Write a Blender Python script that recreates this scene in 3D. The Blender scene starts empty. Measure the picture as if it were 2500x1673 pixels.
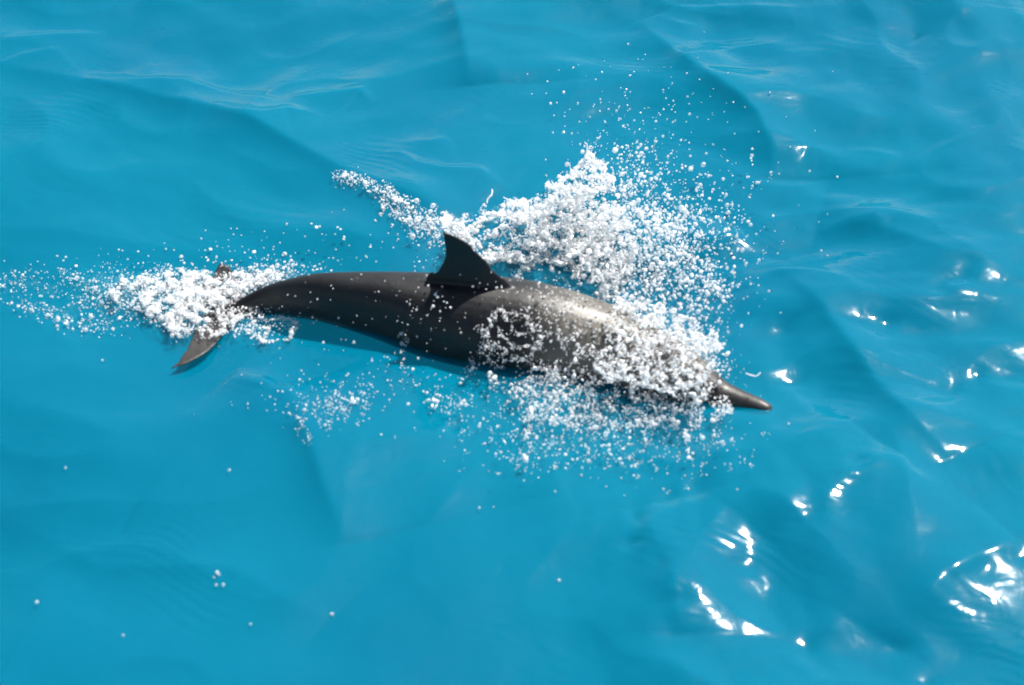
import bpy, bmesh, math, random
import numpy as np
from mathutils import Vector, Matrix

# ------------------------------------------------------------------ camera, sky, sun, exposure
S = bpy.context.scene
C = S.collection
PITCH = math.radians(40.0)          # camera looks down this much
DIST = 8.0                          # metres from the lens to the water at the picture's centre
WIDTH = 3.34                        # metres of water across the picture there
cam_d = bpy.data.cameras.new('camera'); cam = bpy.data.objects.new('camera', cam_d); C.objects.link(cam)
CAM = Vector((0, -DIST*math.cos(PITCH), DIST*math.sin(PITCH)))
cam.location = CAM
cam.rotation_euler = (math.pi/2 - PITCH, 0, 0)
cam_d.sensor_width = 36.0
cam_d.lens = 36.0*DIST/WIDTH
cam_d.clip_end = 20000
cam_d.dof.use_dof = True
cam_d.dof.focus_distance = 9.7
cam_d.dof.aperture_fstop = 2.3
cam_d.dof.aperture_blades = 7
S.camera = cam

SUN_AZ = math.radians(42); SUN_EL = math.radians(53)
sun_dir = Vector((math.sin(SUN_AZ)*math.cos(SUN_EL), math.cos(SUN_AZ)*math.cos(SUN_EL), math.sin(SUN_EL)))
W = bpy.data.worlds.new('World'); S.world = W; W.use_nodes = True
wn = W.node_tree.nodes; wl = W.node_tree.links
bg = wn['Background']; bg.inputs['Strength'].default_value = 0.05
sky = wn.new('ShaderNodeTexSky'); sky.sky_type = 'NISHITA'; sky.sun_disc = False
sky.sun_elevation = SUN_EL; sky.sun_rotation = SUN_AZ
wl.new(sky.outputs[0], bg.inputs[0])
sun_d = bpy.data.lights.new('sun', 'SUN'); sun_d.energy = 4.2; sun_d.angle = math.radians(0.53); sun_d.color = (1.0, 0.95, 0.88)
sun = bpy.data.objects.new('sun', sun_d); C.objects.link(sun)
sun.rotation_euler = sun_dir.to_track_quat('Z', 'Y').to_euler()
sun.location = sun_dir*30
S.view_settings.view_transform = 'Standard'; S.view_settings.look = 'None'
S.view_settings.gamma = 1.0; S.view_settings.exposure = 1.25; S.view_settings.use_curve_mapping = False
S.cycles.transparent_max_bounces = 24
S.cycles.max_bounces = 8
S.cycles.caustics_reflective = False; S.cycles.caustics_refractive = False

# ------------------------------------------------------------------ helpers
rng = np.random.default_rng(11); random.seed(5)
F = DIST/WIDTH*2500.0               # focal length in photo pixels
FWD = Vector((0, math.cos(PITCH), -math.sin(PITCH))); UPV = Vector((0, math.sin(PITCH), math.cos(PITCH)))
def ray(px, py):
    return Vector((px-1250.0, 0, 0))/F + FWD + UPV*((836.5-py)/F)
def P(px, py, z=0.0):               # photo pixel -> the point of that sight line at height z
    d = ray(px, py); t = (z-CAM.z)/d.z
    return CAM + d*t
def Pn(px, py, z):                  # the same for arrays
    px = np.asarray(px, float); py = np.asarray(py, float); z = np.asarray(z, float)
    v = (836.5-py)/F
    dx = (px-1250.0)/F; dy = FWD.y+UPV.y*v; dz = FWD.z+UPV.z*v
    t = (z-CAM.z)/dz
    return np.stack([CAM.x+dx*t, CAM.y+dy*t, z+0*t], -1)
def pix(p):                         # world (N,3) -> photo pixels
    q = p-np.array(CAM)
    f = q@np.array(FWD); u = q@np.array(UPV)
    return 1250+F*q[:, 0]/f, 836.5-F*u/f
def plane_hit(px, py, o, n):
    d = ray(px, py); t = (o-CAM).dot(n)/d.dot(n)
    return CAM+d*t

def hash2(ix, iy, seed):
    h = (ix.astype(np.int64)*374761393 + iy.astype(np.int64)*668265263 + seed*1442695041) & 0xffffffff
    h = ((h ^ (h >> 13))*1274126177) & 0xffffffff
    return ((h ^ (h >> 16)) & 0xffff)/65535.0
def vnoise(x, y, seed=0):           # gradient noise, about -1..1
    ix = np.floor(x); iy = np.floor(y); fx = x-ix; fy = y-iy
    def g(a, b):
        an = hash2(ix+a, iy+b, seed)*2*np.pi
        return np.cos(an)*(fx-a)+np.sin(an)*(fy-b)
    u = fx*fx*fx*(fx*(fx*6-15)+10); v = fy*fy*fy*(fy*(fy*6-15)+10)
    a = g(0, 0)*(1-u)+g(1, 0)*u; b = g(0, 1)*(1-u)+g(1, 1)*u
    return (a*(1-v)+b*v)*1.5
def ridged(x, y, seed=0):
    return 1-np.abs(vnoise(x, y, seed))*1.4

def mesh_np(name, verts, faces, mat, smooth=True):
    """one mesh object from arrays; faces: (M,3) or (M,4)"""
    me = bpy.data.meshes.new(name)
    n = faces.shape[1]; M = len(faces)
    me.vertices.add(len(verts)); me.vertices.foreach_set('co', np.ascontiguousarray(verts, np.float32).ravel())
    me.loops.add(M*n); me.loops.foreach_set('vertex_index', np.ascontiguousarray(faces, np.int32).ravel())
    me.polygons.add(M); me.polygons.foreach_set('loop_start', np.arange(0, M*n, n, dtype=np.int32))
    me.update(calc_edges=True); me.validate()
    if smooth: me.polygons.foreach_set('use_smooth', np.ones(M, bool))
    o = bpy.data.objects.new(name, me); C.objects.link(o)
    if mat: me.materials.append(mat)
    return o
def tag(o, label=None, cat=None, group=None, kind=None):
    if label: o['label'] = label
    if cat: o['category'] = cat
    if group: o['group'] = group
    if kind: o['kind'] = kind
    return o
def new_mat(name):
    m = bpy.data.materials.new(name); m.use_nodes = True
    nt = m.node_tree
    for n in list(nt.nodes): nt.nodes.remove(n)
    return m, nt.nodes, nt.links

# ------------------------------------------------------------------ the sea
def axis(lo, hi, step, far):
    a = list(np.arange(lo, hi+1e-6, step)); s = step; x = a[-1]; up = []
    while x < far: s *= 1.25; x += s; up.append(x)
    s = step; x = a[0]; dn = []
    while x > -far: s *= 1.25; x -= s; dn.append(x)
    return np.array(dn[::-1]+a+up)

CRESTS = [  # photo polyline, height, steep-side width, gentle-side width; the steep side is left of the direction of travel as seen on the photo
    ([(-60,150),(230,200),(520,275),(640,330),(820,430),(1000,520),(1120,570)], .030, .10, .30, 1),
    ([(1560,40),(1660,140),(1760,230),(1850,300),(1885,370),(1890,430)], .034, .07, .34, 1),
    ([(690,960),(735,1030),(765,1120),(800,1230),(850,1340)], .022, .07, .30, 1),
    ([(1080,-60),(1115,30),(1135,120),(1150,210)], .030, .08, .40, 1),
    ([(1880,640),(2010,780),(2100,900),(2190,1010),(2320,1130)], .030, .10, .22, 1),
    ([(1640,560),(1740,590),(1810,560)], .018, .06, .12, 1),
    ([(2000,540),(2130,560),(2300,640),(2460,680)], .018, .09, .20, 1),
    ([(560,920),(650,960),(740,990)], .014, .06, .12, -1),
    ([(1880,1330),(2080,1190),(2180,1130)], .020, .07, .20, 1),
    ([(1560,1250),(1640,1420),(1660,1560)], .018, .08, .20, 1),
    ([(2180,1560),(2300,1420),(2480,1330)], .018, .08, .20, 1),
    ([(215,182),(330,205),(450,200),(600,238),(690,262)], .0085, .022, .10, -1),
    ([(520,268),(600,300),(640,308),(700,288),(790,302)], .0078, .020, .08, -1),
    ([(690,250),(780,240),(880,232),(915,262)], .0072, .020, .08, -1),
    ([(10,100),(120,85),(260,70)], .0078, .022, .08, -1),
    ([(-20,170),(60,140),(160,118)], .0050, .018, .07, -1),
    ([(1570,5),(1700,18),(1850,20),(1980,22)], .0085, .022, .10, -1),
    ([(1600,30),(1670,55),(1720,58)], .0050, .020, .08, -1),
    ([(960,385),(1020,430),(1090,445),(1170,440),(1240,482)], .0078, .020, .08, -1),
    ([(2000,560),(2070,545),(2130,548),(2170,565)], .0055, .022, .08, -1),
    ([(980,365),(1060,362),(1100,355)], .0035, .018, .06, -1),
    ([(2060,370),(2150,385),(2200,400)], .0045, .020, .08, -1),
    ([(0,1250),(250,1390),(560,1400),(800,1530)], .014, .12, .30, 1),
]
GLINT_WAVELETS = [(1915,800,.040,.07,1.0),(1925,915,.035,.05,.9),(2160,800,.035,.06,.9),(2270,720,.040,.05,1.0),(2320,690,.035,.07,1.0),(2300,945,.04,.07,.9),(2375,915,.03,.04,.9),
            (1690,1180,.040,.08,1.0),(1610,1215,.03,.05,.8),(1545,1270,.03,.04,1.0),(1530,1335,.025,.03,1.0),(1590,1380,.04,.06,1.0),(1630,1480,.035,.05,1.0),(1930,1260,.05,.10,1.1),(2050,1190,.04,.08,1.0),
            (2078,1158,.03,.04,.9),(1800,1370,.04,.06,.7),(2370,1390,.04,.06,.8),(2190,1560,.03,.04,1.0),(1960,1560,.03,.05,.9),(2465,1350,.035,.05,1.0),(2255,1655,.035,.06,1.0),(1105,1047,.022,.03,1.0),(2230,85,.025,.04,.9),(1960,380,.02,.04,.7)]
def wave_height(x, y):
    # swell with a slow warp, so that crests curve
    wx = x+.35*vnoise(x*.55, y*.55, 3); wy = y+.35*vnoise(x*.55+7, y*.55, 4)
    right = 1/(1+np.exp(-(x-.25)/.35))
    h = .070*vnoise(wx*.75+3.1, wy*.75, 21)+.050*vnoise(wx*1.5, wy*1.7+5, 22)*(.55+.45*right)
    h += .022*(ridged(wx*1.9+.3*wy, wy*2.4-.4*wx, 23)-.6)*(.6+.4*right)
    far = 1/(1+np.exp(-(y-.9)/.35))
    h += .0100*vnoise(wx*4.4+wy*1.5, wy*4.8-wx*1.0, 24)*(.30+.9*right+.5*far)
    h += .0030*vnoise(wx*9.5+wy*4, wy*10-wx*3, 25)*(.15+1.0*right*(1-.6*far)+.25*far)
    c = P(1120, 1600, 0); h = h*(1-.75*np.exp(-(((x-c.x)/.35)**2+((y-c.y)/.35)**2)))
    c = P(900, 1230, 0); h = h*(1-.35*np.exp(-(((x-c.x)/.3)**2+((y-c.y)/.4)**2)))
    for gx, gy, wu, wv, k in GLINT_WAVELETS:      # small steep wavelets added and tilted to mirror sun glints into the lens
        c = P(gx, gy, 0); H = sun_dir+(CAM-c).normalized(); req = np.array([-H.x/H.z, -H.y/H.z]); m = np.hypot(*req); e = req/m
        u = (x-c.x)*e[0]+(y-c.y)*e[1]+wu*.7; v = -(x-c.x)*e[1]+(y-c.y)*e[0]
        u = u+.25*wv*np.sin(v/wv*1.7+gx)
        h = h-k*m*wu/.86*.92*np.exp(-(u/wu)**2-(v/wv)**2)
    for pts, A, ws, wg, side in CRESTS:
        q = Pn([p[0] for p in pts], [p[1] for p in pts], 0.0)[:, :2]
        best = np.full(x.shape, 9.0); sgn = np.zeros(x.shape); par = np.zeros(x.shape)
        n = len(q)-1
        for i in range(n):
            a = q[i]; b = q[i+1]; ab = b-a; L2 = ab@ab
            t = np.clip(((x-a[0])*ab[0]+(y-a[1])*ab[1])/L2, 0, 1)
            dx = x-(a[0]+t*ab[0]); dy = y-(a[1]+t*ab[1]); d = np.hypot(dx, dy)
            s = np.sign(ab[0]*dy-ab[1]*dx)
            m = d < best
            best = np.where(m, d, best); sgn = np.where(m, s, sgn); par = np.where(m, (i+t)/n, par)
        # positive sgn = left of travel in plan (the far side for a line running right)
        steep = (sgn*side < 0)
        w = np.where(steep, ws, wg)
        soft = np.sqrt(best*best+.012**2)-.012
        h = h+1.9*A*np.exp(-soft/w)*np.clip(np.sin(np.pi*np.clip(par, .0, 1)), 0, 1)**.7
    return h
xs = axis(-2.35, 2.35, .0095, 4000.0); ys = axis(-2.05, 3.25, .0095, 4000.0)
GX, GY = np.meshgrid(xs, ys)
near = np.exp(-(np.clip(np.hypot(GX, GY-.3)-5, 0, None)/40)**2)
GZ = wave_height(GX, GY)*near
nx, ny = len(xs), len(ys)
# water humped up against the dolphin's shoulder and head, and hollowed along the tail
def bump_at(px, py, r, a):
    c = P(px, py, 0); return a*np.exp(-((GX-c.x)**2+(GY-c.y)**2)/(r*r))
GZ += bump_at(1560, 830, .20, .045)+bump_at(1330, 620, .20, .035)+bump_at(1300, 930, .12, .02)
GZ -= bump_at(760, 800, .16, .012)
# lift the mean off
idx = np.arange(nx*ny).reshape(ny, nx)
faces = np.stack([idx[:-1, :-1], idx[:-1, 1:], idx[1:, 1:], idx[1:, :-1]], -1).reshape(-1, 4)
def surf(x, y):                     # height of the built water near a point
    i = np.clip(np.searchsorted(xs, x), 1, nx-1); j = np.clip(np.searchsorted(ys, y), 1, ny-1)
    return GZ[j, i]

m_sea, N, L = new_mat('sea_water')
out = N.new('ShaderNodeOutputMaterial')
geo = N.new('ShaderNodeNewGeometry')
def tex_noise(scale, detail=2.0, rough=.5, dist=0.0, vec=None):
    n = N.new('ShaderNodeTexNoise'); n.inputs['Scale'].default_value = scale; n.inputs['Detail'].default_value = detail
    n.inputs['Roughness'].default_value = rough; n.inputs['Distortion'].default_value = dist
    L.new(vec if vec else geo.outputs['Position'], n.inputs['Vector']); return n
def mapr(src, a, b, c, d):
    n = N.new('ShaderNodeMapRange'); n.inputs[1].default_value = a; n.inputs[2].default_value = b
    n.inputs[3].default_value = c; n.inputs[4].default_value = d; L.new(src, n.inputs[0]); return n.outputs[0]
def math_n(op, a, b):
    n = N.new('ShaderNodeMath'); n.operation = op
    for k, v in enumerate((a, b)):
        if isinstance(v, (int, float)): n.inputs[k].default_value = v
        else: L.new(v, n.inputs[k])
    return n.outputs[0]
# fine ripples: trains of capillary waves that come and go
rot = N.new('ShaderNodeVectorRotate'); rot.rotation_type = 'Z_AXIS'; rot.inputs['Angle'].default_value = math.radians(24)
L.new(geo.outputs['Position'], rot.inputs['Vector'])
warp = tex_noise(1.6, 1.0)
mv = N.new('ShaderNodeVectorMath'); mv.operation = 'MULTIPLY_ADD'; mv.inputs[1].default_value = (.55, .55, 0)
L.new(warp.outputs['Color'], mv.inputs[0]); L.new(rot.outputs[0], mv.inputs[2])
wave = N.new('ShaderNodeTexWave'); wave.wave_type = 'BANDS'; wave.bands_direction = 'Y'
wave.inputs['Scale'].default_value = 7.5; wave.inputs['Distortion'].default_value = 1.6; wave.inputs['Detail'].default_value = 1.0
L.new(mv.outputs[0], wave.inputs['Vector'])
wmask = mapr(tex_noise(2.6, 1.0).outputs['Fac'], .50, .68, 0, 1)
n1 = tex_noise(14, 2.0, .45, .8); n2 = tex_noise(5.0, 1.0, .4, .5)
hgt = math_n('ADD', math_n('MULTIPLY', wave.outputs['Fac'], math_n('MULTIPLY', wmask, .0009)),
             math_n('ADD', math_n('MULTIPLY', n1.outputs['Fac'], .0020), math_n('MULTIPLY', n2.outputs['Fac'], .006)))
bump = N.new('ShaderNodeBump'); bump.inputs['Strength'].default_value = 1.0; bump.inputs['Distance'].default_value = 1.0
L.new(hgt, bump.inputs['Height'])
colr = N.new('ShaderNodeValToRGB'); colr.color_ramp.elements[0].color = (.000, .114, .206, 1); colr.color_ramp.elements[1].color = (.000, .150, .240, 1)
L.new(mapr(tex_noise(.8, 2.0).outputs['Fac'], .3, .7, 0, 1), colr.inputs['Fac'])
dif = N.new('ShaderNodeBsdfDiffuse'); L.new(colr.outputs['Color'], dif.inputs['Color']); L.new(bump.outputs[0], dif.inputs['Normal'])
tra = N.new('ShaderNodeBsdfTransparent'); tra.inputs['Color'].default_value = (.55, .9, .97, 1)
body = N.new('ShaderNodeMixShader'); body.inputs[0].default_value = .40
sss = N.new('ShaderNodeSubsurfaceScattering'); sss.falloff = 'RANDOM_WALK'; sss.inputs['Scale'].default_value = .10; sss.inputs['Radius'].default_value = (.3, .9, 1.0)
L.new(colr.outputs['Color'], sss.inputs['Color'])
dmx = N.new('ShaderNodeMixShader'); dmx.inputs[0].default_value = .45; L.new(dif.outputs[0], dmx.inputs[1]); L.new(sss.outputs[0], dmx.inputs[2])
L.new(dmx.outputs[0], body.inputs[1]); L.new(tra.outputs[0], body.inputs[2])
glo = N.new('ShaderNodeBsdfGlossy'); glo.inputs['Roughness'].default_value = .06; L.new(bump.outputs[0], glo.inputs['Normal'])
glo2 = N.new('ShaderNodeBsdfGlossy'); glo2.inputs['Roughness'].default_value = .15; L.new(bump.outputs[0], glo2.inputs['Normal'])
gmx = N.new('ShaderNodeMixShader'); gmx.inputs[0].default_value = .18; L.new(glo.outputs[0], gmx.inputs[1]); L.new(glo2.outputs[0], gmx.inputs[2])
fre = N.new('ShaderNodeFresnel'); fre.inputs['IOR'].default_value = 1.333; L.new(bump.outputs[0], fre.inputs['Normal'])
mx = N.new('ShaderNodeMixShader'); L.new(fre.outputs[0], mx.inputs[0]); L.new(body.outputs[0], mx.inputs[1]); L.new(gmx.outputs[0], mx.inputs[2])
L.new(mx.outputs[0], out.inputs['Surface'])
sea = mesh_np('sea', np.stack([GX.ravel(), GY.ravel(), GZ.ravel()], -1), faces, m_sea)
tag(sea, 'clear turquoise sea surface with low rippling waves', 'water', kind='structure')

m_backing, N, L = new_mat('blue_backing')
out = N.new('ShaderNodeOutputMaterial'); d = N.new('ShaderNodeBsdfDiffuse'); d.inputs['Color'].default_value = (.01, .26, .36, 1)
L.new(d.outputs[0], out.inputs[0])
b = 5000.0
backing = mesh_np('water_backing', np.array([(-b, -b, -7), (b, -b, -7), (b, b, -7), (-b, b, -7)]), np.array([[0, 1, 2, 3]]), m_backing, False)  # blue plane added under the sea, giving the water its even upwelling blue
tag(backing, 'added blue plane deep below the water, standing in for upwelling light', 'water_backing', kind='structure')

# ------------------------------------------------------------------ the dolphin
def catmull(pts, n):
    pts = [np.array(p, float) for p in pts]
    pts = [2*pts[0]-pts[1]]+pts+[2*pts[-1]-pts[-2]]
    o = []
    for i in range(1, len(pts)-2):
        p0, p1, p2, p3 = pts[i-1:i+3]
        for t in np.linspace(0, 1, n, endpoint=False):
            o.append(.5*((2*p1)+(-p0+p2)*t+(2*p0-5*p1+4*p2-p3)*t*t+(-p0+3*p1-3*p2+p3)*t**3))
    o.append(pts[-2]); return np.array(o)
# spine from beak tip to tail notch: photo pixel and height of the body's axis
SPINE = [(1884,1000,.012),(1790,970,.012),(1700,940,.010),(1590,900,-.020),(1480,856,-.004),(1340,818,.026),(1200,792,.045),(1060,775,.062),
         (930,750,.080),(800,731,.082),(720,730,.055),(650,738,.018),(585,757,-.008),(530,772,-.012),(490,780,-.012)]
sp = catmull([P(*s) for s in SPINE], 24)
seg = np.r_[0, np.cumsum(np.linalg.norm(np.diff(sp, axis=0), axis=1))]; LEN = seg[-1]
def spine_at(s): return np.array([np.interp(s*LEN, seg, sp[:, k]) for k in range(3)])
ST = np.array([  # s, half height, half width, lift of the section's centre
 (0,.009,.011,-.004),(.006,.018,.021,-.004),(.02,.025,.028,-.004),(.05,.030,.034,-.004),(.08,.037,.043,-.003),(.095,.046,.050,.002),(.108,.052,.053,.010),(.125,.070,.067,.014),
 (.16,.094,.092,.014),(.22,.122,.120,.008),(.30,.146,.143,.002),(.38,.161,.157,0),(.45,.165,.160,0),(.52,.160,.150,0),(.60,.146,.118,0),
 (.68,.124,.086,0),(.76,.100,.060,0),(.84,.073,.044,0),(.90,.052,.028,0),(.95,.034,.020,0),(.985,.018,.014,0),(1.0,.008,.008,0)])
def dims(s): return [np.interp(s, ST[:, 0], ST[:, k]) for k in (1, 2, 3)]
def smooth1(a, k=3):
    for _ in range(k): a[1:-1] = (a[:-2]+2*a[1:-1]+a[2:])/4
    return a
SN = np.unique(np.r_[np.linspace(0, .14, 50), np.linspace(.14, 1, 130)])
D3 = np.array([dims(s) for s in SN]); D3[2:] = smooth1(D3[2:].copy(), 4)
def frame(s):
    T = spine_at(min(s+.012, 1))-spine_at(max(s-.012, 0)); T /= np.linalg.norm(T)
    Z = np.array([0, 0, 1.]); Uu = Z-T*(Z@T); Uu /= np.linalg.norm(Uu); R = np.cross(T, Uu)
    return T, Uu, R
def sstep_(x, a, b):
    t = min(max((x-a)/(b-a), 0), 1); return t*t*(3-2*t)
rings = []; NR = 40
for s, (a, bb, lift) in zip(SN, D3):
    T, Uu, R = frame(s); c = spine_at(s)+Uu*lift
    th = np.linspace(0, 2*np.pi, NR, endpoint=False)
    keel = np.clip((s-.62)/.25, 0, 1)*.35                      # the tail stock is pinched to a keel above and below
    cs = np.cos(th); sn = np.sin(th)
    ex = 2/(2+.7*sstep_(s, .53, .64)*(1-sstep_(s, .76, .90)))          # squarer across the back behind the fin
    q_ = np.where(sn > 0, ex, 1.0); cs = np.sign(cs)*np.abs(cs)**q_; sn = np.sign(sn)*np.abs(sn)**q_
    flat = .0*sstep_(s, .40, .52)*(1-sstep_(s, .74, .86))                 # the back behind the fin is broad and flat on top
    w = bb*cs*(1-keel*np.abs(sn)**2*np.where(sn > 0, .5, 1))*(1+flat*np.where(sn > 0, sn, 0)**2*2.0)
    sn = np.where(sn > 0, sn*(1-flat*np.abs(sn)**6*.6), sn)
    rings.append(c+np.outer(w, R)+np.outer(a*sn, Uu))
V = [np.concatenate(rings)]; Fc = []
for i in range(len(SN)-1):
    for j in range(NR):
        Fc.append((i*NR+j, i*NR+(j+1) % NR, (i+1)*NR+(j+1) % NR, (i+1)*NR+j))
def build_solid(verts, faces, caps):
    bm = bmesh.new(); vs = [bm.verts.new(v) for v in verts]
    for f in faces: bm.faces.new([vs[k] for k in f])
    for c in caps: bm.faces.new([vs[k] for k in c])
    bmesh.ops.recalc_face_normals(bm, faces=bm.faces)
    return bm
parts = [build_solid(V[0], Fc, [list(range(NR)), list(range((len(SN)-1)*NR, len(SN)*NR))])]
def wing(le, te, normal, ratio, tmin=.007, n=26):
    """a tapering fin: airfoil sections strung between leading and trailing edge"""
    le = catmull(le, 10); te = catmull(te, 10)
    def res(c):
        d = np.r_[0, np.cumsum(np.linalg.norm(np.diff(c, axis=0), axis=1))]; u = np.linspace(0, d[-1], n)
        return np.stack([np.interp(u, d, c[:, k]) for k in range(3)], -1)
    le = res(le); te = res(te); nn = np.array(normal, float); nn /= np.linalg.norm(nn)
    K = 12; vs = []; fs = []
    for i in range(n):
        ch = np.linalg.norm(te[i]-le[i]); half = max(ratio*ch, tmin)/2
        for k in range(K*2):
            u = (k/K) if k <= K else 2-k/K
            prof = 2.6*(.2969*math.sqrt(u)-.126*u-.3516*u*u+.2843*u**3-.1015*u**4)/.26*.5
            t = max(max(prof, .0)*half, .0038*(1-.5*u))
            vs.append(le[i]*(1-u)+te[i]*u+nn*(t if k <= K else -t))
    for i in range(n-1):
        for k in range(2*K):
            fs.append((i*2*K+k, i*2*K+(k+1) % (2*K), (i+1)*2*K+(k+1) % (2*K), (i+1)*2*K+k))
    return build_solid(vs, fs, [list(range(2*K)), list(range((n-1)*2*K, n*2*K))])
# dorsal fin, in the upright plane through the back
sf = .47
best = min(np.linspace(.3, .65, 200), key=lambda s: abs(pix(spine_at(s)[None])[0][0]-1165)); sf = best
T, Uu, R = frame(sf); O = Vector(spine_at(sf)); RN = Vector(R)
hit = lambda q: np.array(plane_hit(q[0], q[1], O, RN))
le = [hit(q) for q in [(1345,765),(1290,722),(1245,694),(1207,660),(1180,630),(1152,602),(1122,581),(1080,565)]]
te = [hit(q) for q in [(1010,740),(1034,676),(1060,660),(1077,641),(1085,622),(1086,603),(1083,588),(1079,567)]]
parts.append(wing(le, te, R, .15, .010))
# flukes, lying level at the surface
zf = .020
near_le = [np.array(P(*q)) for q in [(640,750,-.010),(590,782,-.006),(555,812,.008),(510,858,.022),(462,886,.022),(417,901,.018)]]
near_te = [np.array(P(*q)) for q in [(492,776,-.012),(474,800,-.002),(464,828,.010),(452,856,.022),(436,880,.022),(417,900,.018)]]
parts.append(wing(near_le, near_te, (0.05, .25, 1), .11, .009))
far_le = [np.array(P(*q)) for q in [(640,742,-.010),(602,716,-.016),(585,690,-.014),(572,667,.004),(558,650,.020),(538,640,.026)]]
far_te = [np.array(P(*q)) for q in [(492,778,-.012),(494,748,-.018),(500,720,-.014),(512,690,.0),(524,662,.016),(536,642,.026)]]
parts.append(wing(far_le, far_te, (0.05, -.15, 1), .11, .009))
# flippers, swept back from the breast just under the surface
def flipper(side):
    s0 = .245; T, Uu, R = frame(s0); c = spine_at(s0); sd = R*side
    if sd[1] > 0: out = sd
    base = c+sd*.085-Uu*.055
    def q(a, o, dn): return base+T*a+sd*o-Uu*dn
    le = [q(-.075, -.03, 0), q(-.055, .05, .012), q(-.01, .115, .018), q(.07, .165, .018), q(.15, .185, .012)]
    te = [q(.045, -.03, .01), q(.055, .04, .016), q(.075, .085, .02), q(.11, .13, .018), q(.148, .178, .012)]
    return wing(le, te, Uu+sd*.1, .13, .009)
for sd in (1, -1): parts.append(flipper(sd))
bm = bmesh.new()
for p in parts:
    me = bpy.data.meshes.new('t'); p.to_mesh(me); bm.from_mesh(me); p.free(); bpy.data.meshes.remove(me)
me = bpy.data.meshes.new('dolphin_raw'); bm.to_mesh(me); bm.free()
tmp = bpy.data.objects.new('dolphin_raw', me); C.objects.link(tmp)
rm = tmp.modifiers.new('r', 'REMESH'); rm.mode = 'VOXEL'; rm.voxel_size = .004
sm = tmp.modifiers.new('s', 'SMOOTH'); sm.factor = .5; sm.iterations = 6
dg = bpy.context.evaluated_depsgraph_get()
dme = bpy.data.meshes.new_from_object(tmp.evaluated_get(dg)); dme.name = 'dolphin'
bpy.data.objects.remove(tmp); bpy.data.meshes.remove(me)
nv = len(dme.vertices); co = np.zeros(nv*3, np.float32); dme.vertices.foreach_get('co', co); co = co.reshape(-1, 3).astype(float)
# where on the body each point lies: position along the spine, and height round the section
SS = np.linspace(0, 1, 260); SC = np.array([spine_at(s) for s in SS]); FR = [frame(s) for s in SS]
SU = np.array([f[1] for f in FR]); SR = np.array([f[2] for f in FR]); SD = np.array([dims(s) for s in SS])
near_i = np.zeros(nv, int)
for k in range(0, nv, 20000):
    near_i[k:k+20000] = np.argmin(((co[k:k+20000, None, :]-SC[None])**2).sum(-1), 1)
rel = co-SC[near_i]; upc = (rel*SU[near_i]).sum(1)-SD[near_i, 2]; lat = (rel*SR[near_i]).sum(1)
s_ = SS[near_i]; v_ = upc/SD[near_i, 0]; fin = np.clip((np.hypot(upc/SD[near_i, 0], lat/SD[near_i, 1])-1.12)/.15, 0, 1)
def sstep(x, a, b):
    t = np.clip((x-a)/(b-a), 0, 1); return t*t*(3-2*t)
wob = .05*vnoise(s_*14, v_*2, 5)
cape = sstep(v_+wob, .05+.55*np.abs(s_-.42)-.15*sstep(s_, .2, .45), .32+.55*np.abs(s_-.42))       # dark cape, deepest under the fin
belly = 1-sstep(v_+wob, -.62, -.42)
col = np.zeros((nv, 4), np.float32); col[:, 3] = 1
c_side = np.array([.022, .021, .0195]); c_cape = np.array([.010, .010, .010]); c_belly = np.array([.09, .088, .085]); c_fin = np.array([.009, .009, .010])
base = c_side*(1-cape[:, None])+c_cape*cape[:, None]
base = base*(1-belly[:, None])+c_belly*belly[:, None]
# sunlight on the shoulder and head painted in as a pale tone, dark beak above, dark line from flipper to eye
sunlit_tone = sstep(s_, .45, .36)*sstep(s_, .08, .14)*.70*(1-belly)
base = base*(1-sunlit_tone[:, None])+np.array([.165, .154, .130])*sunlit_tone[:, None]
line = np.exp(-((v_+.12-.5*(s_-.2))/.10)**2)*sstep(s_, .60, .50)*sstep(s_, .12, .15)*.75
base = base*(1-line[:, None])+c_cape*line[:, None]
beak = sstep(s_, .115, .085)*(1-sstep(-v_, .2, .4))*.8
base = base*(1-beak[:, None])+np.array([.030, .028, .026])*beak[:, None]
base = base*(1-fin[:, None])+c_fin*fin[:, None]
gape = np.exp(-((v_+.25)/.07)**2)*sstep(s_, .125, .10)*.8
base = base*(1-gape[:, None])+.008*gape[:, None]
fl = sstep(s_, .93, .99); base = base*(1-fl[:, None])+np.array([.030, .027, .024])*fl[:, None]
col[:, :3] = base
at = dme.color_attributes.new('skin', 'FLOAT_COLOR', 'POINT'); at.data.foreach_set('color', col.ravel())
dme.polygons.foreach_set('use_smooth', np.ones(len(dme.polygons), bool))
m_skin, N, L = new_mat('wet_dolphin_skin')
out = N.new('ShaderNodeOutputMaterial'); pb = N.new('ShaderNodeBsdfPrincipled')
va = N.new('ShaderNodeVertexColor'); va.layer_name = 'skin'
geo = N.new('ShaderNodeNewGeometry')
nz = tex_noise(9, 5, .6); nz2 = tex_noise(60, 3, .6)
mm = N.new('ShaderNodeMix'); mm.data_type = 'RGBA'; mm.blend_type = 'MULTIPLY'; mm.inputs[0].default_value = 1
L.new(va.outputs['Color'], mm.inputs[6])
gr = N.new('ShaderNodeCombineColor'); v = math_n('MULTIPLY', mapr(nz.outputs['Fac'], .3, .7, .75, 1.2), mapr(nz2.outputs['Fac'], .3, .7, .9, 1.1))
for k in range(3): L.new(v, gr.inputs[k])
L.new(gr.outputs[0], mm.inputs[7]); L.new(mm.outputs[2], pb.inputs['Base Color'])
L.new(mapr(nz.outputs['Fac'], .3, .7, .40, .55), pb.inputs['Roughness'])
pb.inputs['Specular IOR Level'].default_value = .36
pb.inputs['Coat Weight'].default_value = .2; pb.inputs['Coat Roughness'].default_value = .30; pb.inputs['Coat IOR'].default_value = 1.33
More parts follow.
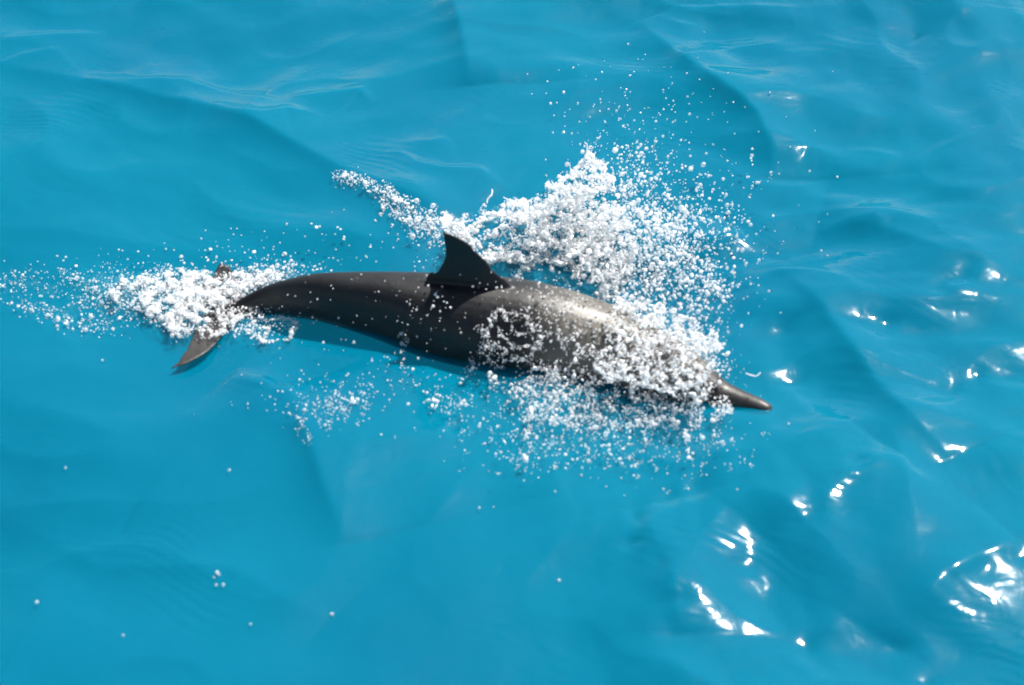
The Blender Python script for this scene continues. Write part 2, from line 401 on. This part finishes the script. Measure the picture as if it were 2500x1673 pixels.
bp = N.new('ShaderNodeBump'); bp.inputs['Strength'].default_value = .25; bp.inputs['Distance'].default_value = .004
L.new(nz2.outputs['Fac'], bp.inputs['Height']); L.new(bp.outputs[0], pb.inputs['Normal'])
L.new(pb.outputs[0], out.inputs[0])
dme.materials.clear(); dme.materials.append(m_skin)
dolphin = bpy.data.objects.new('dolphin', dme); C.objects.link(dolphin)
tag(dolphin, 'dark grey dolphin with long beak arching through the splashing sea surface', 'dolphin')
m_eye, N, L = new_mat('dark_eye')
out = N.new('ShaderNodeOutputMaterial'); pb = N.new('ShaderNodeBsdfPrincipled'); pb.inputs['Base Color'].default_value = (.006, .005, .005, 1); pb.inputs['Roughness'].default_value = .08
L.new(pb.outputs[0], out.inputs[0])
for sd in (1, -1):
    s0 = .155; T, Uu, R = frame(s0); a, bb, lift = dims(s0)
    bm = bmesh.new(); bmesh.ops.create_icosphere(bm, subdivisions=3, radius=.013)
    for vv in bm.verts: vv.co = Matrix((Vector(T), Vector(Uu)*.75, Vector(R)*.6)).transposed() @ vv.co
    th = math.radians(-14)
    bmesh.ops.translate(bm, verts=bm.verts, vec=Vector(spine_at(s0)+Uu*(lift+a*math.sin(th))+R*sd*(bb*math.cos(th)-.003)))
    me = bpy.data.meshes.new('eye'); bm.to_mesh(me); bm.free(); me.materials.append(m_eye)
    for p in me.polygons: p.use_smooth = True
    o = bpy.data.objects.new('eye', me); C.objects.link(o); o.parent = dolphin
s0 = .165; T, Uu, R = frame(s0); a, bb, lift = dims(s0)
bm = bmesh.new(); bmesh.ops.create_icosphere(bm, subdivisions=3, radius=.014)
for vv in bm.verts: vv.co = Matrix((Vector(T)*.55, Vector(R), Vector(Uu)*.3)).transposed() @ vv.co
bmesh.ops.translate(bm, verts=bm.verts, vec=Vector(spine_at(s0)+Uu*(lift+a-.001)))
me = bpy.data.meshes.new('blowhole'); bm.to_mesh(me); bm.free(); me.materials.append(m_eye)
o = bpy.data.objects.new('blowhole', me); C.objects.link(o); o.parent = dolphin

# ------------------------------------------------------------------ spray and foam
def water_white(name, white, clear, rough):
    """aerated water: light soaks through each drop, a glossy skin sparkles"""
    m, N, L = new_mat(name)
    out = N.new('ShaderNodeOutputMaterial')
    p = N.new('ShaderNodeBsdfPrincipled'); p.inputs['Base Color'].default_value = (white, white, white, 1)
    p.inputs['Subsurface Weight'].default_value = 1.0; p.inputs['Subsurface Radius'].default_value = (.010, .0115, .012); p.inputs['Subsurface Scale'].default_value = 1.0
    p.inputs['Roughness'].default_value = rough; p.inputs['IOR'].default_value = 1.34; p.inputs['Specular IOR Level'].default_value = .7
    tr = N.new('ShaderNodeBsdfTransparent'); tr.inputs['Color'].default_value = (.95, .985, 1, 1)
    g_ = N.new('ShaderNodeNewGeometry'); mr = N.new('ShaderNodeMapRange'); mr.inputs[3].default_value = max(clear-.30, .05); mr.inputs[4].default_value = min(clear+.30, .9)
    L.new(g_.outputs['Random Per Island'], mr.inputs[0])
    b = N.new('ShaderNodeMixShader'); L.new(mr.outputs[0], b.inputs[0]); L.new(p.outputs[0], b.inputs[1]); L.new(tr.outputs[0], b.inputs[2])
    L.new(b.outputs[0], out.inputs[0]); return m
m_drop = water_white('spray_droplet_water', .92, .40, .12)
m_foam = water_white('sea_foam', .90, .34, .2)

def ico(sub):
    bm = bmesh.new(); bmesh.ops.create_icosphere(bm, subdivisions=sub, radius=1)
    v = np.array([x.co[:] for x in bm.verts]); f = np.array([[x.index for x in p.verts] for p in bm.faces]); bm.free(); return v, f
ICO1 = ico(1); ICO2 = ico(2)
def swarm(name, pos, rad, mat, base=ICO1, squash=.35, flat=None):
    """many small drops as one mesh, each a little lopsided"""
    v, f = base; n = len(pos)
    A = rng.normal(size=(n, 3, 3)); Q, _ = np.linalg.qr(A)
    sc = 1+squash*rng.uniform(-1, 1, (n, 3))
    if flat is not None: pass
    M = Q*sc[:, None, :]*rad[:, None, None]
    vv = np.einsum('nij,kj->nki', M, v)
    if flat is not None: vv[..., 2] *= flat
    vv += pos[:, None, :]
    ff = (f[None]+(np.arange(n)*len(v))[:, None, None]).reshape(-1, 3)
    return mesh_np(name, vv.reshape(-1, 3), ff, mat)
def in_poly(px, py, poly):
    r = np.zeros(px.shape, bool); n = len(poly); j = n-1
    for i in range(n):
        xi, yi = poly[i]; xj, yj = poly[j]
        c = ((yi > py) != (yj > py)) & (px < (xj-xi)*(py-yi)/(yj-yi+1e-9)+xi)
        r ^= c; j = i
    return r
def lace(px, py, sc, seed):          # 0..1, high along a net of strands
    a = ridged(px/sc+.4*vnoise(px/sc*.7, py/sc*.7, seed+9), py/sc*1.35, seed); b_ = ridged(px/sc*2.1, py/sc*2.6, seed+1)
    return np.clip(.65*a+.35*b_, 0, 1)
def fill(poly, n, sc, seed, power, edge=None):
    """scatter n photo points in a polygon, thick along the strands of a net"""
    poly = np.array(poly, float); lo = poly.min(0); hi = poly.max(0); X = []; Y = []; got = 0
    while got < n:
        x = rng.uniform(lo[0], hi[0], n*3); y = rng.uniform(lo[1], hi[1], n*3)
        k = in_poly(x+14*vnoise(x/30, y/30, seed+3), y+14*vnoise(x/30+9, y/30, seed+4), poly) & (rng.random(n*3) < lace(x, y, sc, seed)**power)
        X.append(x[k]); Y.append(y[k]); got += k.sum()
    return np.concatenate(X)[:n], np.concatenate(Y)[:n]
def blob(cx, cy, sx, sy, ang, n):
    a = math.radians(ang); u = rng.normal(size=n)*sx; v = rng.normal(size=n)*sy
    return cx+u*math.cos(a)-v*math.sin(a), cy+u*math.sin(a)+v*math.cos(a)
def line(pts, n, w):
    q = catmull([(p[0], p[1], 0) for p in pts], 20); t = rng.uniform(0, len(q)-1, n); i = np.clip(t.astype(int), 0, len(q)-2); f = (t-i)[:, None]
    c = q[i]*(1-f)+q[i+1]*f; return c[:, 0]+rng.normal(size=n)*w, c[:, 1]+rng.normal(size=n)*w
def radii(n, med, sig, cap): return np.minimum(.62*med*np.exp(rng.normal(size=n)*sig), cap)
def up_from_water(px, py, hmax, power=1.6):
    """points on the sight lines, at random heights over the water"""
    h = hmax*rng.random(len(px))**power
    z = h.copy()
    for _ in range(2):
        p = Pn(px, py, z); z = surf(p[:, 0], p[:, 1])+h
    return Pn(px, py, z)
def clumps(px, py, k, spread):
    """turn some points into little strings and clots"""
    X = [px]; Y = [py]
    for i in range(k):
        g = rng.normal(size=(len(px)//3, 2))*spread*(i+1)*.6; s_ = rng.integers(0, len(px), len(px)//3)
        X.append(px[s_]+g[:, 0]); Y.append(py[s_]+g[:, 1]*1.2)
    return np.concatenate(X), np.concatenate(Y)

big = []                              # largest free drops: (point, radius, where)
# --- crown thrown up beyond the back
CROWN = [(1085,560),(1130,525),(1215,495),(1290,490),(1330,455),(1390,425),(1440,365),(1475,400),(1500,450),(1540,520),(1560,600),(1530,690),(1490,740),(1455,700),(1400,640),(1310,640),(1240,640),(1170,640)]
x, y = fill(CROWN, 13000, 62, 31, 4.5)
keep = (np.hypot((x-1215)/60, (y-572)/38) > 1+.3*rng.random(len(x))) & (np.hypot((x-1395)/70, (y-690)/34) > .8+.4*rng.random(len(x)))
x, y = x[keep], y[keep]
hm = np.interp(y, [360, 450, 560, 680], [.34, .26, .16, .06])
p = up_from_water(x, y, hm, 1.0)
swarm_list = [('crown', p, radii(len(p), .0036, .55, .012))]
x, y = fill([(1085,560),(1160,515),(1290,490),(1400,480),(1500,540),(1560,640),(1520,740),(1480,760),(1440,690),(1330,650),(1270,672),(1190,668),(1150,630)], 6500, 66, 35, 6.0)
keep = np.hypot((x-1215)/52, (y-572)/33) > .8+.3*rng.random(len(x)); x, y = x[keep], y[keep]
p = up_from_water(x, y, .035, 1.2); swarm_list.append(('crown', p, radii(len(p), .0036, .5, .010)))
x, y = fill([(1110,560),(1200,510),(1330,480),(1420,470),(1500,560),(1500,680),(1440,650),(1330,600),(1180,610)], 620, 70, 31, 7)
p = up_from_water(x, y, .13, 1.0)
clot = [(p, radii(len(p), .0070, .5, .014), 'crown')]
# --- fan of drops beyond the head
x, y = blob(1575, 600, 95, 88, 40, 1750); x2, y2 = blob(1520, 470, 70, 90, 20, 420); x3, y3 = blob(1700, 640, 70, 110, 20, 520)
x, y = clumps(np.r_[x, x2, x3], np.r_[y, y2, y3], 2, 7)
k = ~((x < 1500) & (y > 700)); x, y = x[k], y[k]
p = up_from_water(x, y, .30, 1.2); swarm_list.append(('fan', p, radii(len(p), .0041, .5, .009)))
x, y = blob(1520, 300, 120, 100, 0, 110)
p = up_from_water(x, y, .42, .7); swarm_list.append(('fan', p, radii(len(p), .0040, .4, .005)))
x, y = blob(1680, 380, 170, 130, 30, 90)
p = up_from_water(x, y, .42, .7); swarm_list.append(('fan', p, radii(len(p), .0038, .4, .005)))
# clots strung out over the crown: a ragged spire and two streamers
for pts, n, w, h in [([(1440,360),(1445,395),(1465,430),(1440,460),(1400,500)], 150, 9, .30), ([(1500,470),(1545,500),(1580,525),(1610,560),(1660,545),(1690,480)], 130, 9, .2),
                     ([(1590,530),(1650,570),(1680,640),(1700,700)], 120, 12, .15), ([(1370,440),(1400,500),(1420,540)], 100, 8, .2), ([(1480,320),(1440,370)], 14, 6, .3)]:
    x, y = line(pts, n, w); p = up_from_water(x, y, h, .6); clot.append((p, radii(n, .0056, .45, .012), 'crown'))
for cx, cy, n in [(1800,540,16),(1740,690,50),(1760,720,30),(1765,895,26),(1755,850,22)]:
    x, y = blob(cx, cy, 12, 10, 20, n); p = up_from_water(x, y, .10, 1); clot.append((p, radii(n, .0055, .4, .011), 'head'))

# --- burst over the head and beak
HEAD = [(1480,745),(1520,720),(1590,740),(1660,760),(1740,800),(1765,850),(1745,910),(1700,940),(1640,960),(1560,950),(1480,930),(1440,880),(1480,850)]
x, y = fill(HEAD, 7600, 46, 41, 2.4)
p = up_from_water(x, y, .18, 1.0); swarm_list.append(('head', p, radii(len(p), .0038, .5, .010)))
x, y = fill([(1480,760),(1540,730),(1620,780),(1640,860),(1580,880),(1500,850),(1470,800)], 1100, 40, 43, 3); p = up_from_water(x, y, .14, .8); clot.append((p, radii(len(p), .0062, .4, .013), 'head'))
x, y = fill([(1620,920),(1690,905),(1745,925),(1745,955),(1710,985),(1640,975)], 380, 30, 44, 2); p = up_from_water(x, y, .10, .8); clot.append((p, radii(len(p), .0052, .4, .011), 'head'))
x, y = blob(1640, 850, 75, 50, 20, 1300); p = up_from_water(x, y, .22, .9); swarm_list.append(('head', p, radii(len(p), .0028, .4, .007)))
# --- low spray on the near side of the breast and beak
x, y = fill([(1230,950),(1330,900),(1450,860),(1560,930),(1680,960),(1780,970),(1800,1010),(1700,1040),(1560,1050),(1420,1040),(1280,1030)], 3600, 50, 51, 2.4)
p = up_from_water(x, y, .07, 1.4); swarm_list.append(('breast', p, radii(len(p), .0034, .5, .010)))
x, y = blob(1400, 1060, 150, 48, 5, 620); x, y = clumps(x, y, 2, 7); p = up_from_water(x, y, .06, 1.3); swarm_list.append(('breast', p, radii(len(p), .0032, .45, .008)))
x, y = blob(1680, 1060, 110, 40, 5, 110); x, y = clumps(x, y, 2, 8); p = up_from_water(x, y, .05, 1.3); swarm_list.append(('breast', p, radii(len(p), .0032, .45, .008)))
for pts, n, w in [([(1440,860),(1390,890),(1340,920),(1380,960)], 160, 10), ([(1250,960),(1300,1020),(1270,1080)], 90, 12), ([(1670,1050),(1680,1080),(1690,1130)], 28, 6), ([(1180,850),(1170,880),(1120,930)], 30, 7),
                  ([(1070,985),(1055,990),(1110,990),(1150,975)], 70, 9), ([(1290,1150),(1260,1130),(1300,1100)], 40, 14), ([(1500,1110),(1550,1130)], 30, 10)]:
    x, y = line(pts, n, w); p = up_from_water(x, y, .05, .9); clot.append((p, radii(n, .0046, .4, .010), 'breast'))
# --- drops on the water left of the breast
x, y = blob(830, 985, 55, 26, -12, 230); x2, y2 = blob(790, 960, 100, 30, -5, 90); x3, y3 = line([(720,1000),(740,1040),(755,1085)], 26, 7); x4, y4 = blob(1110, 950, 90, 30, 0, 110)
x, y = clumps(np.r_[x, x2, x3, x4], np.r_[y, y2, y3, y4], 1, 8); p = up_from_water(x, y, .03, 1.5); swarm_list.append(('breast', p, radii(len(p), .0034, .4, .007)))
# --- water running off the shoulder: strands and beads
x, y = fill([(1170,790),(1210,745),(1330,780),(1420,810),(1460,860),(1420,890),(1330,910),(1290,960),(1230,960),(1200,900),(1170,850)], 1000, 44, 61, 8)
def over_body(px, py, lo, hi):
    """points just off the dolphin's near flank: march each sight line to the body, then step back"""
    from mathutils.bvhtree import BVHTree
    global BV
    if 'BV' not in globals(): BV = BVHTree.FromPolygons([v.co[:] for v in dme.vertices], [p.vertices[:] for p in dme.polygons])
    o = []
    for a, b_ in zip(px, py):
        d = ray(a, b_).normalized(); h, _, _, t = BV.ray_cast(CAM, d)
        if h is None: h = P(a, b_, .03)
        o.append(h-d*random.uniform(lo, hi))
    return np.array(o)
for pts, n in [([(1195,785),(1215,765),(1250,770),(1290,775),(1320,800)], 60), ([(1215,840),(1190,870),(1200,910),(1215,945)], 80), ([(1300,790),(1310,830),(1325,860)], 40), ([(1360,800),(1375,830),(1382,850)], 30),
               ([(1240,880),(1270,875),(1300,890),(1285,930)], 90), ([(1160,800),(1185,815),(1180,850)], 60), ([(960,835),(985,818),(990,835),(975,850)], 40), ([(1400,870),(1430,858),(1470,870)], 60), ([(1180,850),(1150,880),(1150,920)], 40), ([(975,850),(985,890),(1000,910)], 26)]:
    x2, y2 = line(pts, n, 6); x = np.r_[x, x2]; y = np.r_[y, y2]
p = over_body(x, y, .005, .06); swarm_list.append(('breast', p, radii(len(p), .0031, .5, .008)))
x, y = blob(1380, 760, 75, 36, 22, 420); p = over_body(x, y, .004, .08); swarm_list.append(('back', p, radii(len(p), .0034, .4, .005)))
x, y = np.r_[rng.uniform(680, 1260, 110), blob(1030, 740, 40, 45, 0, 40)[0]], np.r_[rng.uniform(670, 900, 110), blob(1030, 740, 40, 45, 0, 40)[1]]
p = over_body(x, y, .01, .12); swarm_list.append(('back', p, radii(len(p), .0034, .4, .005)))
# --- foam and drops round the tail
TAIL = [(240,700),(330,665),(430,655),(540,668),(640,655),(720,668),(640,695),(590,730),(540,745),(500,770),(470,815),(430,825),(390,790),(310,750)]
x, y = fill(TAIL, 7500, 58, 71, 6.0); x2, y2 = blob(440, 722, 125, 36, 3, 2300); x = np.r_[x, x2]; y = np.r_[y, y2]; p = up_from_water(x, y, .045, 1.3); swarm_list.append(('tail', p, radii(len(p), .0031, .5, .010)))
for pts, n in [([(430,800),(440,745),(460,700),(450,672)], 260), ([(370,690),(420,700),(470,712),(540,705)], 160), ([(470,760),(500,725),(560,705),(640,690)], 200)]:
    x, y = line(pts, n, 11); p = up_from_water(x, y, .05, 1); swarm_list.append(('tail', p, radii(n, .0062, .5, .011)))
x, y = fill([(360,700),(450,670),(520,690),(540,730),(480,790),(420,800),(370,750)], 110, 58, 71, 8); p = up_from_water(x, y, .03, 1); clot.append((p, radii(len(p), .0075, .45, .015), 'tail'))
x, y = blob(630, 678, 60, 15, -8, 800); p = up_from_water(x, y, .04, 1); swarm_list.append(('tail', p, radii(len(p), .0036, .5, .009)))
x, y = fill([(520,760),(600,735),(680,770),(740,780),(720,820),(640,840),(590,830),(560,800)], 900, 44, 73, 4); p = up_from_water(x, y, .03, 1); swarm_list.append(('tail', p, radii(len(p), .0036, .5, .009)))
x, y = fill([(500,760),(580,735),(600,770),(560,810),(500,830),(480,800)], 700, 34, 74, 3); p = up_from_water(x, y, .05, .6); swarm_list.append(('tail', p, radii(len(p), .0034, .5, .008)))
x, y = line([(0,690),(60,680),(130,670),(200,685),(250,700)], 170, 14); x2, y2 = line([(40,745),(110,760),(170,790),(260,800)], 210, 11); x3, y3 = blob(150, 720, 80, 30, 5, 90); x4, y4 = blob(10, 700, 18, 20, 0, 30); x5, y5 = blob(280, 735, 40, 40, 0, 150)
x, y = np.r_[x, x2, x3, x4, x5], np.r_[y, y2, y3, y4, y5]; p = up_from_water(x, y, .02, 1.3); swarm_list.append(('tail', p, radii(len(p), .0036, .45, .009)))
x, y = blob(700, 620, 150, 40, -6, 130); k = y < 672; p = up_from_water(x[k], y[k], .10, 1); swarm_list.append(('tail', p, radii(len(p), .0044, .4, .006)))
# --- bubbles driven under the surface, seen milky through the water
def under(px, py, dmax):
    h = -dmax*rng.random(len(px))-.004; z = h.copy()
    for _ in range(2):
        p = Pn(px, py, z); z = surf(p[:, 0], p[:, 1])+h
    return Pn(px, py, z)
x, y = fill(TAIL, 4200, 70, 75, 3.0); p = under(x, y, .05); bub = [(p, radii(len(p), .0052, .45, .011))]
x, y = fill([(60,690),(250,670),(330,700),(320,770),(250,800),(160,780)], 600, 60, 76, 4.0); p = under(x, y, .04); bub.append((p, radii(len(p), .0045, .45, .009)))
x, y = fill([(1085,560),(1160,515),(1290,490),(1400,480),(1540,540),(1640,660),(1560,760),(1480,760),(1440,690),(1330,650),(1190,668)], 5200, 80, 77, 3.0); p = under(x, y, .06); bub.append((p, radii(len(p), .0052, .45, .011)))
x, y = fill([(1230,950),(1450,870),(1640,950),(1780,960),(1790,1000),(1560,1040),(1300,1030)], 2200, 70, 78, 4.0); p = under(x, y, .05); bub.append((p, radii(len(p), .0046, .45, .010)))
# --- breaking crest that runs up to the crown
x, y = line([(820,430),(880,440),(950,475),(1010,515),(1080,545)], 420, 9); x2, y2 = line([(925,490),(960,520),(1010,540),(1050,565)], 150, 8); x3, y3 = blob(1060, 560, 40, 22, 20, 260)
x, y = clumps(np.r_[x, x2, x3], np.r_[y, y2, y3], 2, 7); p = up_from_water(x, y, .03, 1.3); swarm_list.append(('crest', p, radii(len(p), .0037, .5, .010)))
x, y = blob(1060, 640, 30, 40, 0, 60); p = up_from_water(x, y, .10, 1); swarm_list.append(('crest', p, radii(len(p), .0032, .5, .008)))
# --- a few strays far from the animal
x = np.array([160,90,300,530,612,535,545,528,522,810,1365,1480,1880,1847,2005,2020,1170,1205,1350,700,405,250,560,1560,1620,1420,1355,1925,1800])
y = np.array([1142,1470,1552,1398,1524,1403,1428,1428,1410,1500,1417,1188,226,446,612,625,1240,1238,1030,547,608,880,1148,1163,1194,1160,1200,1035,1195])
p = up_from_water(x, y, .015, 1); stray = p; stray_r = radii(len(p), .0066, .25, .006)

bp_ = np.concatenate([q[0] for q in bub]); br_ = np.concatenate([q[1] for q in bub])
tag(swarm('drowned_bubbles', bp_, br_, m_foam), 'milky cloud of drowned bubbles under the splash and the tail foam', 'bubbles', kind='stuff')
# gather: the 300 largest drops that fly clear become things of their own, the rest is spray
WHERE = {'crown': ('crown_splash', 'white crown of splash thrown up beyond the dorsal fin'), 'fan': ('spray_fan', 'fan of fine spray droplets flying beyond the dolphin\'s head'),
         'head': ('head_splash', 'burst of glittering spray covering the dolphin\'s head and beak'), 'breast': ('breast_spray', 'low spray and water beads along the near side of the dolphin\'s breast'),
         'back': ('back_droplets', 'fine drops flying in front of the dolphin\'s dark back'), 'tail': ('tail_foam', 'white foam and bubbles trailing behind the dolphin\'s flukes'),
         'crest': ('crest_foam', 'string of foam drops along the small breaking crest behind the fin')}
DROP = {'fan': 'large round water drop flying in the fan of spray beyond the head', 'tail': 'round water drop tossed up beside the tail and flukes', 'breast': 'round water drop by the near side of the breast', 'crest': 'round water drop beside the dorsal fin crest foam'}
v1, f1 = ICO2
dme1 = bpy.data.meshes.new('water_drop'); dme1.from_pydata([tuple(v) for v in v1], [], [tuple(f) for f in f1]); dme1.materials.append(m_drop)
for q in dme1.polygons: q.use_smooth = True
def drop(p, r, label, group):
    o = bpy.data.objects.new('water_drop', dme1); C.objects.link(o); o.location = p; o.scale = tuple(r*np.array([rng.uniform(.85, 1.15), rng.uniform(.85, 1.15), rng.uniform(.85, 1.2)]))
    o.rotation_euler = tuple(rng.uniform(0, 3, 3)); tag(o, label, 'water drop', group)
# strands of water: thin wavering tubes with beads
def strands(specs):
    VV = []; FF = []; off = 0; K = 5
    for pts, r0 in specs:
        c = catmull(pts, 6); n = len(c); rr = r0*(.6+.7*rng.random(n)); rr = smooth1(rr, 1); rr[0] = rr[-1] = r0*.2
        for i in range(n):
            t = c[min(i+1, n-1)]-c[max(i-1, 0)]; t /= np.linalg.norm(t)+1e-9; a = np.cross(t, [0.3, .2, 1]); a /= np.linalg.norm(a)+1e-9; b_ = np.cross(t, a)
            th = np.arange(K)*2*np.pi/K
            VV.append(c[i]+rr[i]*(np.outer(np.cos(th), a)+np.outer(np.sin(th), b_)))
            if i < n-1:
                for k in range(K): FF.append((off+i*K+k, off+i*K+(k+1) % K, off+(i+1)*K+(k+1) % K, off+(i+1)*K+k))
        off += n*K
    return np.concatenate(VV), np.array(FF)
def wander(x, y, n, step, ang, turn):
    o = [(x, y)]
    for _ in range(n): ang += rng.normal()*turn; x += step*math.cos(ang); y += step*math.sin(ang); o.append((x, y))
    return o
spec = {'crown': [], 'head': [], 'breast': [], 'tail': []}
for _ in range(70):                   # in the crown
    x, y = fill(CROWN, 1, 62, 31, 3); w = wander(x[0], y[0], rng.integers(2, 4), rng.uniform(8, 15), rng.uniform(0, 6.28), .6)
    h0 = rng.uniform(0, np.interp(y[0], [360, 450, 560, 680], [.30, .22, .14, .05]))
    spec['crown'].append(([np.array(P(a, b_, h0+.01*i+surf(0, 0)*0+.02)) for i, (a, b_) in enumerate(w)], rng.uniform(.0018, .0042)))
for _ in range(30):
    x, y = blob(1610, 850, 90, 60, 20, 1); w = wander(x[0], y[0], rng.integers(3, 6), rng.uniform(7, 15), rng.uniform(-.6, .9), .7); h0 = rng.uniform(.03, .14)
    spec['head'].append(([np.array(P(a, b_, h0)) for a, b_ in w], rng.uniform(.0015, .0032)))
for pts in [[(1195,785),(1215,765),(1250,770),(1290,775),(1320,800)], [(1215,840),(1190,870),(1200,910),(1215,945)], [(1300,790),(1310,830),(1325,860)], [(1360,800),(1375,830),(1382,850)],
            [(1240,880),(1270,875),(1300,890),(1285,930)], [(1160,800),(1185,815),(1180,850)], [(960,830),(985,815),(990,835),(975,850)], [(1400,870),(1430,858),(1470,870)], [(1210,960),(1195,930),(1180,905)]]:
    for j in range(1):
        w = [(a+rng.normal()*5, b_+rng.normal()*5) for a, b_ in pts]
        q = over_body([a for a, _ in w], [b_ for _, b_ in w], .008, .014); spec['breast'].append((list(q), rng.uniform(.0012, .002)))
for _ in range(0):
    x, y = fill(TAIL, 1, 58, 71, 3); w = wander(x[0], y[0], rng.integers(3, 6), rng.uniform(10, 18), rng.uniform(0, 6.28), .7)
    spec['tail'].append(([np.array(P(a, b_, .012+.01*rng.random()+float(surf(P(a, b_).x, P(a, b_).y)))) for a, b_ in w], rng.uniform(.002, .0045)))

def fuse(name, pos, rad, spec, voxel, mat, flat=1.0, smooth=2):
    """run drops, clots and strands together into one liquid surface"""
    raw = swarm('raw', pos, np.maximum(rad, voxel*1.15), None, ICO2, .45, flat)
    objs = [raw]
    if spec:
        v, f = strands([(p_, max(r_, voxel*.75)) for p_, r_ in spec]); objs.append(mesh_np('raw2', v, f, None))
    bm = bmesh.new()
    for o in objs: bm.from_mesh(o.data)
    bmesh.ops.holes_fill(bm, edges=bm.edges, sides=8)
    for o in objs:
        me = o.data; bpy.data.objects.remove(o); bpy.data.meshes.remove(me)
    me = bpy.data.meshes.new('raw'); bm.to_mesh(me); bm.free()
    t = bpy.data.objects.new('raw', me); C.objects.link(t)
    r_ = t.modifiers.new('r', 'REMESH'); r_.mode = 'VOXEL'; r_.voxel_size = voxel
    q = t.modifiers.new('s', 'SMOOTH'); q.factor = .5; q.iterations = smooth
    res = bpy.data.meshes.new_from_object(t.evaluated_get(bpy.context.evaluated_depsgraph_get())); res.name = name
    bpy.data.objects.remove(t); bpy.data.meshes.remove(me)
    res.materials.clear(); res.materials.append(mat); res.polygons.foreach_set('use_smooth', np.ones(len(res.polygons), bool))
    o = bpy.data.objects.new(name, res); C.objects.link(o); return o
FUSE = {'crown': (.0024, .0042), 'head': (.0025, .0034), 'tail': (.0023, .0040), 'crest': (.0024, .0036), 'breast': (.0025, .0034)}
FN = {'crown': ('crown_water', 'sheet of white water torn with holes beyond the dorsal fin', 'splash'), 'head': ('head_water', 'torn sheet of white water breaking over the dolphin\'s forehead', 'splash'),
      'tail': ('tail_froth', 'thick white froth heaped on the water over the tail stock', 'foam'), 'crest': ('crest_water', 'broken lip of white water on the small crest behind the fin', 'foam'),
      'breast': ('breast_water', 'white threads of water running off the dolphin\'s near shoulder', 'splash')}
for reg, (nm, lab) in WHERE.items():
    ps = np.concatenate([s[1] for s in swarm_list if s[0] == reg]); rs = np.concatenate([s[2] for s in swarm_list if s[0] == reg])
    if reg in DROP:
        q = {'fan': 130, 'tail': 60, 'breast': 60, 'crest': 20}[reg]
        # the largest that stand clear of their neighbours
        order = np.argsort(-rs)[:q*3]; dn = np.array([np.partition(((ps-ps[i])**2).sum(1), 3)[3] for i in order])
        big_i = order[np.argsort(-dn)[:q]]; m = np.ones(len(rs), bool); m[big_i] = False
        for i in big_i: drop(ps[i], rs[i], DROP[reg], 'water drops flying clear of the spray')
        ps, rs = ps[m], rs[m]
    if reg in FUSE:
        vox, lim = FUSE[reg]; m = rs > lim
        cl = [c for c in clot if c[2] == reg]
        fp = np.concatenate([ps[m]]+[c[0] for c in cl]); fr_ = np.concatenate([rs[m]]+[c[1] for c in cl])
        o = fuse(FN[reg][0], fp, fr_, spec.get(reg), vox, m_foam, .6 if reg in ('tail', 'crest') else 1.0)
        tag(o, FN[reg][1], FN[reg][2], kind='stuff'); ps, rs = ps[~m], rs[~m]
    o = swarm(nm, ps, rs, m_drop); tag(o, lab, 'spray' if reg not in ('tail', 'crest') else 'foam', kind='stuff')
for i in range(len(stray)): drop(stray[i], stray_r[i], 'lone water drop lying on smooth blue water away from the splash', 'lone drops on the open water')
